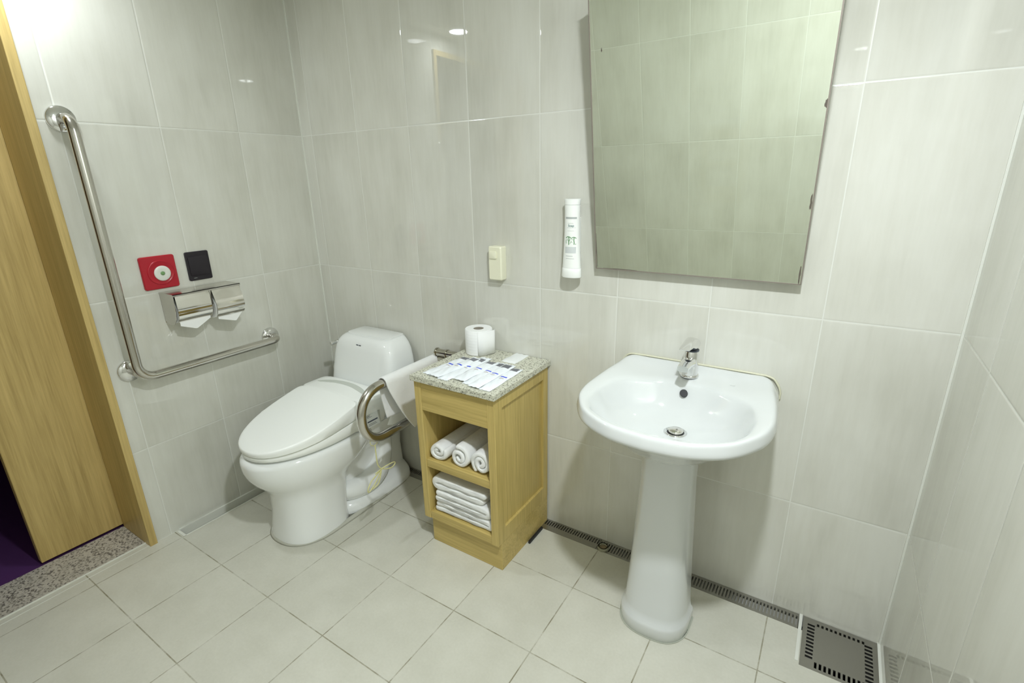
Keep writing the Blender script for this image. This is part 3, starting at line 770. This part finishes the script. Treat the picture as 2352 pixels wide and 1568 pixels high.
# double tissue holder
hx, hy0, hy1, hz = .104, -.735, -.478, .998
t = thing('toilet_paper_holder', 'double stainless toilet paper holder on the left wall above the grab bar', 'toilet paper holder', (0, -.606, .94))
bm = B(); box(bm, .0005, .003, hy0, hy1, .88, hz); obj('back_plate', bm, 'steel_polished', t)
bm = B(); box(bm, .0005, hx + .006, hy0 - .001, hy1 + .001, hz - .0005, hz + .002); box(bm, hx + .004, hx + .006, hy0 - .001, hy1 + .001, hz - .006, hz + .002); obj('top_plate', bm, 'steel', t)
ymid = -.598
for y in (hy0, ymid - .004, hy1 - .0015):
    bm = B(); w_ = .0015 if y != ymid - .004 else .008
    prof = [(.002, .885), (.03, .874), (.07, .878), (.092, .90), (hx, .935), (hx + .002, hz - .001), (.002, hz - .001)]
    loft(bm, [[Vector((px, yy, pz)) for px, pz in prof] for yy in (y, y + w_)]); obj('side_plate', bm, 'steel', t)
def cover(y0, y1, swing, label):
    bm = B(); pr = cat([(hx + .003, 0, hz - .004), (hx + .006, 0, .965), (hx + .008, 0, .935), (hx + .004, 0, .910), (hx - .008, 0, .893), (hx - .020, 0, .885)], 6)
    pv = Vector((hx, 0, hz - .004)); Rm = Matrix.Rotation(-swing, 3, 'Y'); pr = [pv + Rm @ (v - pv) for v in pr]
    outer = pr; inner = [v + Vector((-.0014, 0, 0)) for v in pr]
    for yy in (0,): pass
    ring = [Vector(v) for v in outer] + [Vector(v) for v in reversed(inner)]
    loft(bm, [[Vector((v.x, yy, v.z)) for v in ring] for yy in (y0, y1)]); return obj('cover_flap', bm, 'steel_polished', t, True, 30)
cover(hy0 + .006, ymid - .006, 0.0, ''); cover(ymid + .004, hy1 - .004, math.radians(15), '')
def wall_roll(y0, y1, cz, cxr, label, tip):
    r = thing('toilet_roll', label, 'toilet roll', (cxr, (y0 + y1) / 2, cz), 'toilet rolls in the wall holder')
    bm = B(); lathe(bm, [(.019, y0), (.046, y0), (.047, y0 + .002), (.047, y1 - .002), (.046, y1), (.019, y1)], (cxr, 0, cz), axis='y', c0=False, c1=False); obj('paper', bm, 'paper', r, True, 40)
    bm = B(); lathe(bm, [(.019, y0 + .001), (.019, y1 - .001)], (cxr, 0, cz), axis='y', c0=True, c1=True); obj('core', bm, 'card', r)
    bm = B(); f = cxr + .044
    q = [(f, y0 + .003, cz), (f + .001, y1 - .002, cz), (f - .001, y1 - .004, tip[1] + .030), (f - .004, tip[0] + .003, tip[1]), (f - .005, tip[0] - .003, tip[1]), (f - .003, y0 + .004, tip[1] + .022)]
    a_ = [Vector(v) for v in q]; loft(bm, [a_, [v - Vector((.0007, 0, 0)) for v in a_]]); obj('loose_end', bm, 'paper', r)
    return r
wall_roll(hy0 + .008, ymid - .008, .928, .050, 'left toilet roll in the steel wall holder, paper tip hanging', (-.667, .852))
wall_roll(ymid + .007, hy1 - .008, .920, .066, 'right toilet roll in the steel wall holder under the tilted flap', (-.520, .850))

# ================================================================ BACK WALL FITTINGS
t = thing('socket_cover', 'cream plastic box on the back wall left of the soap bottle', 'wall box', (1.094, 0, 1.085))
def rrect_xz(y, x0, x1, z0, z1, r, n=4):
    pts = []
    for (cx_, cz, a0) in ((x1 - r, z1 - r, 0), (x0 + r, z1 - r, 90), (x0 + r, z0 + r, 180), (x1 - r, z0 + r, 270)):
        for k in range(n + 1):
            a = math.radians(a0 + 90 * k / n); pts.append(Vector((cx_ + r * math.cos(a), y, cz + r * math.sin(a))))
    return pts
a = (1.0605, 1.1195, 1.020, 1.148)
bm = B(); loft(bm, [rrect_xz(-.0005, *a, .006), rrect_xz(-.030, *a, .006), rrect_xz(-.035, a[0] + .004, a[1] - .004, a[2] + .004, a[3] - .004, .005)]); obj('housing', bm, 'cream', t, True, 30)
a = (1.067, 1.100, 1.102, 1.130)
bm = B(); loft(bm, [rrect_xz(-.034, *a, .004), rrect_xz(-.0385, *a, .004), rrect_xz(-.0395, a[0] + .002, a[1] - .002, a[2] + .002, a[3] - .002, .004)]); obj('catch', bm, 'cream', t, True, 30)
# soap bottle
bx, by = 1.4115, -.034
t = thing('soap_bottle', 'white soap bottle with green plant label mounted upright on the back wall', 'bottle', (bx, by, 1.06))
def ovr(z, rx, ry): return [Vector((bx + rx * math.cos(2 * math.pi * k / 40), by + ry * math.sin(2 * math.pi * k / 40), z)) for k in range(40)]
bm = B(); zz = [(1.094, .0335, .0225), (1.11, .0322, .0222), (1.15, .0298, .022), (1.20, .0275, .0215), (1.25, .0265, .021), (1.28, .0268, .0205), (1.302, .0278, .020)]
loft(bm, [ovr(z, a, b) for z, a, b in zz]); body = obj('body', bm, 'plastic', t, True, 50)
bm = B(); loft(bm, [ovr(1.061, .0345, .0225), ovr(1.064, .0362, .0235), ovr(1.080, .0350, .0235), ovr(1.0925, .0342, .023), ovr(1.0935, .033, .022)]); obj('cap', bm, 'plastic', t, True, 50)
bm = B(); loft(bm, [ovr(1.3025, .0275, .020), ovr(1.312, .0285, .0195), ovr(1.3185, .0300, .019), ovr(1.321, .0300, .019)]); obj('top_seal', bm, 'plastic', t, True, 50)
bm = B(); box(bm, bx - .017, bx + .017, -.014, -.0005, 1.12, 1.26, .002); obj('wall_bracket', bm, 'plastic', t)
def wrap(o):
    """push flat print onto the bottle's front"""
    for v in o.data.vertices:
        wx = v.co.x + t.location.x - bx; wz = v.co.z + t.location.z
        rx = ry = None
        for (z0_, a0_, b0_), (z1_, a1_, b1_) in zip(zz, zz[1:]):
            if z0_ <= wz <= z1_:
                f = (wz - z0_) / (z1_ - z0_); rx = a0_ + (a1_ - a0_) * f; ry = b0_ + (b1_ - b0_) * f
        if rx is None: rx, ry = .03, .022
        v.co.y = by - ry * math.sqrt(max(0, 1 - (wx / rx) ** 2)) - .0003 - t.location.y
def print_bars(name, mat, bars, lab=None):
    bm = B()
    for (x0, x1, z0, z1) in bars:
        x0, x1 = (x0 - ox) * 1.15 + ox, (x1 - ox) * 1.15 + ox
        n = max(1, int((x1 - x0) / .004))
        for i in range(n):
            a, b = x0 + (x1 - x0) * i / n, x0 + (x1 - x0) * (i + 1) / n
            vs = [bm.verts.new((bx + q, 0, z)) for q, z in ((a, z0), (b, z0), (b, z1), (a, z1))]; bm.faces.new(vs)
    o = obj(name, bm, mat, t, label=lab); wrap(o); return o
ox = .006
print_bars('header_stripe', 'ink_grey', [(-.019 + ox, .014 + ox, 1.2575, 1.2637)])
print_bars('tagline', 'ink_grey', [(-.011 + ox, .006 + ox, 1.243, 1.2440)])
print_bars('rule_line', 'ink_grey', [(-.014 + ox, .012 + ox, 1.229, 1.2296)])
print_bars('subtitle', 'ink_grey', [(-.012 + ox, .008 + ox, 1.2185, 1.2192)])
print_bars('text_block', 'ink_pale', [(-.019 + ox, .014 + ox, 1.145, 1.166)])
print_bars('volume_text', 'ink_grey', [(-.016 + ox, .006 + ox, 1.1345, 1.1360)])
print_bars('footer_text', 'ink_grey', [(-.016 + ox, .010 + ox, 1.1260, 1.1272)])
def strokes(name, mat, lines, lab=None):
    bm = B()
    for pts, w_ in lines:
        P = cat([(a * .001, 0, b * .001) for a, b in pts], 5)
        L_, R2 = [], []
        for i in range(len(P)):
            tt = (P[min(i + 1, len(P) - 1)] - P[max(i - 1, 0)]).normalized(); n = Vector((-tt.z, 0, tt.x)) * w_ * .0005
            L_.append(bm.verts.new(P[i] + n + Vector((bx + ox, 0, 0)))); R2.append(bm.verts.new(P[i] - n + Vector((bx + ox, 0, 0))))
        for i in range(len(P) - 1): bm.faces.new((L_[i], L_[i + 1], R2[i + 1], R2[i]))
    o = obj(name, bm, mat, t, label=lab); wrap(o); return o
strokes('plant_drawing', 'ink_green', [([(-19, 1195), (-14, 1199), (-8, 1199.5), (-2, 1197), (2, 1194)], 2.6), ([(-8, 1199), (-7.2, 1190), (-8, 1181), (-7.5, 1173)], 3.0), ([(-15, 1194), (-12, 1189), (-8, 1185)], 1.4), ([(-2, 1193), (-4, 1188), (-7, 1184)], 1.2),
    ([(3, 1195), (7, 1198), (12, 1197.5), (16, 1194.5)], 2.2), ([(10, 1197), (9.5, 1188), (10.5, 1180), (10, 1174)], 2.4), ([(-17.5, 1190), (-18.5, 1184), (-17.5, 1177)], 2.0), ([(-3, 1176), (-1.5, 1182), (2, 1184), (4, 1180)], 1.3), ([(13, 1174), (14.5, 1176), (16, 1175)], 1.3), ([(1, 1189), (4, 1191), (7, 1189)], 1.1)], 'green plant drawing')
Mx = Matrix.Translation((bx + ox - .001, -.06, 1.2325)) @ Matrix.Rotation(math.pi / 2, 4, 'X')
o = text_mesh('Soap', .0105, 'ink_teal', t, Mx, 'lettering', True); wrap(o)

# ================================================================ CABINET
x0, x1, yF, zB, zT_ = .950, 1.3035, -.372, .120, .704
cab = thing('towel_cabinet', 'small oak cabinet with two open shelves between toilet and basin', 'cabinet', ((x0 + x1) / 2, -.19, 0))
th = .030
def bx_(name, a, mat, par=None, bev=.001, **k):
    bm = B(); box(bm, *a, bev, 1); return obj(name, bm, mat, par if par is not None else cab, **k)
yR = -.006
bx_('plinth', (x0 + .018, x1 - .001, yF + .022, yR, .0, zB), 'wood_h')
# left side, right side as frame and panel
bx_('side_panel', (x0, x0 + th, yF, yR, zB, zT_), 'wood_v')
bm = B(); st = .042
box(bm, x1 - th, x1, yF, yF + st + .006, zB, zT_, .001, 1); box(bm, x1 - th, x1, yR - .034, yR, zB, zT_, .001, 1)
box(bm, x1 - th, x1 - .0004, yF + st, yR - .03, zT_ - .048, zT_, .001, 1); box(bm, x1 - th, x1 - .0004, yF + st, yR - .03, zB, zB + .058, .001, 1)
box(bm, x1 - th, x1 - .010, yF + st - .004, yR - .03, zB + .05, zT_ - .04, 0)
obj('side_panel', bm, 'wood_v', cab, label='framed right side panel')
bx_('back_panel', (x0 + th, x1 - th, yR - .008, yR, zB, zT_), 'wood_v')
bx_('front_rail', (x0 + th, x1 - th, yF + .001, yF + .02, .590, zT_), 'wood_h')
bx_('inner_top', (x0 + th, x1 - th, yF + .02, yR - .008, .590, .604), 'wood_h')
bx_('shelf', (x0 + th, x1 - th, yF + .003, yR - .008, .352, .384), 'wood_h')
bx_('shelf', (x0 + th, x1 - th, yF + .002, yR - .008, zB, .153), 'wood_h')
bm = B(); box(bm, x0 - .006, x1 + .010, yF - .013, -.002, zT_, .726, .002, 2)
tag(obj('granite_worktop', bm, 'granite'), 'speckled granite top lying on the small oak cabinet', 'worktop')

# rolled towels
def closed_strip(center, th_):
    P = [Vector(p) for p in center]; L_, R2 = [], []
    for i in range(len(P)):
        tt = (P[min(i + 1, len(P) - 1)] - P[max(i - 1, 0)]).normalized(); n = Vector((-tt.z, 0, tt.x))
        L_.append(P[i] + n * th_ / 2); R2.append(P[i] - n * th_ / 2)
    def endcap(p, a, t_):      # half circle from a around p, bulging along t_
        r = a - p; return [p + r * math.cos(w) + t_ * r.length * math.sin(w) for w in (math.pi * k / 6 for k in range(1, 6))]
    e1 = endcap(P[-1], L_[-1], (P[-1] - P[-2]).normalized()); e0 = endcap(P[0], R2[0], (P[0] - P[1]).normalized())
    return L_ + e1 + list(reversed(R2)) + e0
def lerp_ring(a, b, f): return [p.lerp(q, f) for p, q in zip(a, b)]
def extr(bm, ring, y0, y1, n=14, wob=.0015, seed=0, thin=None):
    rings = []; c = sum(ring, Vector()) / len(ring); thin = thin or ring
    fr = [(0, 0), (.0012, .35), (.0035, .68), (.007, .9), (.012, 1)]
    ys = [(y0 + d, f) for d, f in fr] + [(y0 + .02 + (y1 - y0 - .02) * k / n, 1) for k in range(n + 1)]
    for y, f in ys:
        rg_ = lerp_ring(thin, ring, f); s_ = 1 - .035 * (1 - f); ph = seed * 1.3 + y * 9
        rings.append([Vector((c.x + (p.x - c.x) * s_ + wob * math.sin(ph + p.z * 30), y + .0022 * math.sin(p.x * 70 + p.z * 55 + seed), c.z + (p.z - c.z) * s_ + wob * .6 * math.cos(ph + p.x * 25))) for p in rg_])
    return loft(bm, rings, True, True)
def rolled(cx_, z0_, rx, rz, ang, y0, y1, turns, label, seed):
    rnd = random.Random(seed); pts = []; n = int(turns * 26); th_ = .0185
    for i in range(n + 1):
        f = i / n; a = ang + f * turns * 2 * math.pi; k = .22 + .78 * f
        rxx = rx * k - th_ / 2 * k; rzz = rz * k - th_ / 2 * k
        wob = 1 + .07 * math.sin(a * 1.7 + seed * 2)
        x, z = rxx * math.cos(a) * wob, rzz * math.sin(a) * wob
        pts.append((cx_ + x, 0, z0_ + z))
    lo_ = min(p[2] for p in pts) - th_ / 2
    ring = closed_strip(pts, th_ * .93); thin = closed_strip(pts, th_ * .45)
    bm = B(); extr(bm, ring, y0, y1, 12, .0015, seed, thin)
    zmin = min(v.co.z for v in bm.verts)
    for v in bm.verts: v.co.z += .3845 - zmin
    o = obj('rolled_towel', bm, 'cloth', None, True)
    origin(o, (cx_, (y0 + y1) / 2, .3845)); tag(o, label, 'towel', 'rolled towels on the upper shelf'); return o
rolled(1.027, .43, .050, .041, 2.2, -.356, -.05, 1.7, 'white rolled towel at the left end of the cabinet upper shelf', 1)
rolled(1.125, .435, .049, .052, 3.6, -.354, -.05, 1.7, 'white rolled towel in the middle of the cabinet upper shelf', 2)
rolled(1.220, .44, .046, .054, 5.2, -.352, -.05, 1.8, 'white rolled towel at the right end of the cabinet upper shelf', 3)
# folded towels
def folded(xa, xb, z0_, h, y0, y1, label, seed, flip=False, skew=0.0, n=2):
    t_ = h / n; pts = []; inset = t_ * .5
    for k in range(n):
        z = z0_ + t_ * (k + .5)
        L0, R0 = xa + inset + .006 * ((k * 7 + seed) % 3), xb - inset - .006 * ((k * 5 + seed) % 3)
        seg = [(L0, z), (R0, z)] if k % 2 == 0 else [(R0, z), (L0, z)]
        if k: # rounded fold
            px, pz = pts[-1][0], pts[-1][2]
            sgn = 1 if k % 2 == 1 else -1
            for j in range(1, 8):
                a = math.pi * j / 8; pts.append((px + sgn * math.sin(a) * t_ * .52, 0, pz + (z - pz) * (1 - math.cos(a)) / 2))
        m = 14
        for j in range(m + 1):
            f = j / m; x = seg[0][0] + (seg[1][0] - seg[0][0]) * f
            pts.append((x, 0, z + .0018 * math.sin(x * 60 + seed + k) * (k / n)))
    ring = closed_strip(pts, t_ * .95); thin = closed_strip(pts, t_ * .50)
    if flip:
        for r_ in (ring, thin):
            for v in r_: v.x = xa + xb - v.x
            r_.reverse()
    for r_ in (ring, thin):
        for v in r_: v.z += skew * (v.x - xa)
    bm = B(); extr(bm, ring, y0, y1, 8, .001, seed, thin)
    zmin = min(v.co.z for v in bm.verts)
    for v in bm.verts: v.co.z += z0_ - zmin
    o = obj('folded_towel', bm, 'cloth', None, True)
    origin(o, ((xa + xb) / 2, (y0 + y1) / 2, z0_)); tag(o, label, 'towel', 'folded towels on the lower shelf'); return o
folded(.984, 1.266, .1535, .044, -.355, -.06, 'white folded towel at the bottom of the cabinet lower shelf stack', 1)
folded(.986, 1.254, .1985, .050, -.357, -.06, 'white folded towel in the middle of the cabinet lower shelf stack', 4)
folded(.982, 1.240, .2495, .056, -.354, -.06, 'white folded towel on top of the cabinet lower shelf stack', 2, True)

# toilet roll standing on the granite
t = thing('toilet_roll', 'white toilet roll standing upright on the granite cabinet top', 'toilet roll', (1.020, -.058, .7262))
rc = (1.020, -.060, .7262); bm = B()
lathe(bm, [(.050, 0), (.0545, .002), (.0550, .05), (.0545, .098), (.052, .101), (.0215, .1005), (.0205, .099), (.0205, .01)], rc, c0=True, c1=False, seg=64)
pm = NT('roll_paper'); pm.base((.88, .89, .88)); pm.set(Roughness=.9); pm.b.inputs['Specular IOR Level'].default_value = .1
pz_ = pm.xyz()[2]; pm.bump(pm.math('SINE', pm.math('MULTIPLY', pz_, 520)), .25, .0005)
obj('paper', bm, pm.m, t, True, 50)
bm = B(); lathe(bm, [(.0204, .012), (.0204, .0995), (.0190, .0995), (.0190, .012)], rc, c0=False, c1=False); obj('core', bm, 'card', t)
bm = B(); pts = []
for k in range(14):
    a = math.radians(-60 + 78 * k / 13); r = .0553 + .012 * max(0, (k - 7) / 6) ** 1.4; pts.append((rc[0] + r * math.cos(a), rc[1] + r * math.sin(a)))
loft(bm, [[Vector((px, py, rc[2] + z)) for px, py in pts] for z in (.003, .05, .098)], False, False, False)
o = obj('loose_end', bm, 'paper', t, True); m = o.modifiers.new('thickness', 'SOLIDIFY'); m.thickness = .0008

# toothbrush sachets
def sachet_mat(L_):
    s = NT('sachet_foil'); x, y, z = s.xyz()
    def band(y0_, y1_, xa=-.012, xb=.012):
        a = s.math('MULTIPLY', s.math('GREATER_THAN', y, y0_), s.math('LESS_THAN', y, y1_))
        return s.math('MULTIPLY', a, s.math('MULTIPLY', s.math('GREATER_THAN', x, xa), s.math('LESS_THAN', x, xb)))
    c = s.mix(band(L_ * .045, L_ * .080, -.013, .013), (.88, .92, .97), (.02, .06, .75))
    c = s.mix(band(-L_ * .02, L_ * .01, -.010, .008), c, (.52, .48, .50))
    c = s.mix(s.math('MULTIPLY', band(L_ * .335, L_ * .475, -.018, .016), 1.0), c, (.13, .135, .16))
    s.base(c); s.set(Roughness=.25); s.bump(s.noise(60, 3, .6), .6, .003); return s.m
SM = sachet_mat(.22)
def sachet_mesh(w_, L_, seed):
    rnd = random.Random(seed); bm = B(); nx, ny = 10, 40; ph = rnd.uniform(0, 6)
    rows = []
    for j in range(ny + 1):
        v = -L_ / 2 + L_ * j / ny; e = min(1, min(j, ny - j) / 3); row = []
        for i in range(nx + 1):
            u = -1 + 2 * i / nx
            ww = w_ / 2 * (1 + .04 * math.sin(v * 60 + ph))
            h = .0042 * (1 - u * u) ** .8 * e * (.8 + .3 * math.sin(v * 35 + ph)) + .0012 * math.sin(v * 55 + u * 3 + ph) ** 2
            jag = .002 * math.sin(u * 9 + ph) if j in (0, ny) else 0
            row.append((u * ww, v + jag, h + .0006))
        rows.append(row)
    T_ = [[bm.verts.new(p) for p in r] for r in rows]; Bo = [[bm.verts.new((p[0], p[1], 0)) for p in r] for r in rows]
    for j in range(ny):
        for i in range(nx):
            bm.faces.new((T_[j][i], T_[j][i + 1], T_[j + 1][i + 1], T_[j + 1][i])); bm.faces.new((Bo[j][i], Bo[j + 1][i], Bo[j + 1][i + 1], Bo[j][i + 1]))
    for j in range(ny):
        bm.faces.new((T_[j][0], T_[j + 1][0], Bo[j + 1][0], Bo[j][0])); bm.faces.new((T_[j][nx], Bo[j][nx], Bo[j + 1][nx], T_[j + 1][nx]))
    for i in range(nx):
        bm.faces.new((T_[0][i], Bo[0][i], Bo[0][i + 1], T_[0][i + 1])); bm.faces.new((T_[ny][i], T_[ny][i + 1], Bo[ny][i + 1], Bo[ny][i]))
    return bm
tails = [(.998, -.352), (1.040, -.358), (1.076, -.356), (1.140, -.348), (1.182, -.352), (1.222, -.369), (1.262, -.368)]
heads = [(1.028, -.144), (1.066, -.138), (1.096, -.118), (1.143, -.140), (1.182, -.130), (1.215, -.135), (1.258, -.148)]
LB = ['leftmost, half under its neighbour', 'second from the left', 'third from the left, pushed furthest back', 'in the middle of the fan', 'third from the right', 'second from the right', 'rightmost, nearest the cabinet edge']
for i, ((ax_, ay_), (hx_, hy_)) in enumerate(zip(tails, heads)):
    L_ = math.hypot(hx_ - ax_, hy_ - ay_); bm = sachet_mesh((.050, .048, .046, .052, .046, .048, .046)[i], L_ * (1.0, 1.02, 1.08, .97, 1.03, 1.0, 1.0)[i], i)
    o = obj('toothbrush_packet', bm, SM, None, True, 60)
    order = (1, 0, 2, 3, 2, 1, 3)[i]
    o.location = ((ax_ + hx_) / 2, (ay_ + hy_) / 2, .7263 + (.0012 if i % 2 == 0 else .0047))
    o.rotation_euler = (0, 0, -math.atan2(hx_ - ax_, hy_ - ay_) + (.02, -.03, .05, -.02, .04, -.03, .01)[i])
    tag(o, 'white toothbrush packet on the granite top, ' + LB[i], 'packet', 'toothbrush packets fanned on the cabinet top')
bm = sachet_mesh(.062, .105, 11)
o = obj('flat_packet', bm, plain('white_packet', (.84, .86, .86), .35), None, True, 60); o.location = (1.188, -.055, .7263); o.rotation_euler = (0, 0, -.02)
tag(o, 'plain white flat packet lying behind the toothbrush packets', 'packet')

for o in bpy.data.objects:
    if o.type == 'MESH':
        pass
SC.cycles.max_bounces = 10; SC.cycles.diffuse_bounces = 6; SC.cycles.glossy_bounces = 6
SC.cycles.sample_clamp_indirect = 6.0
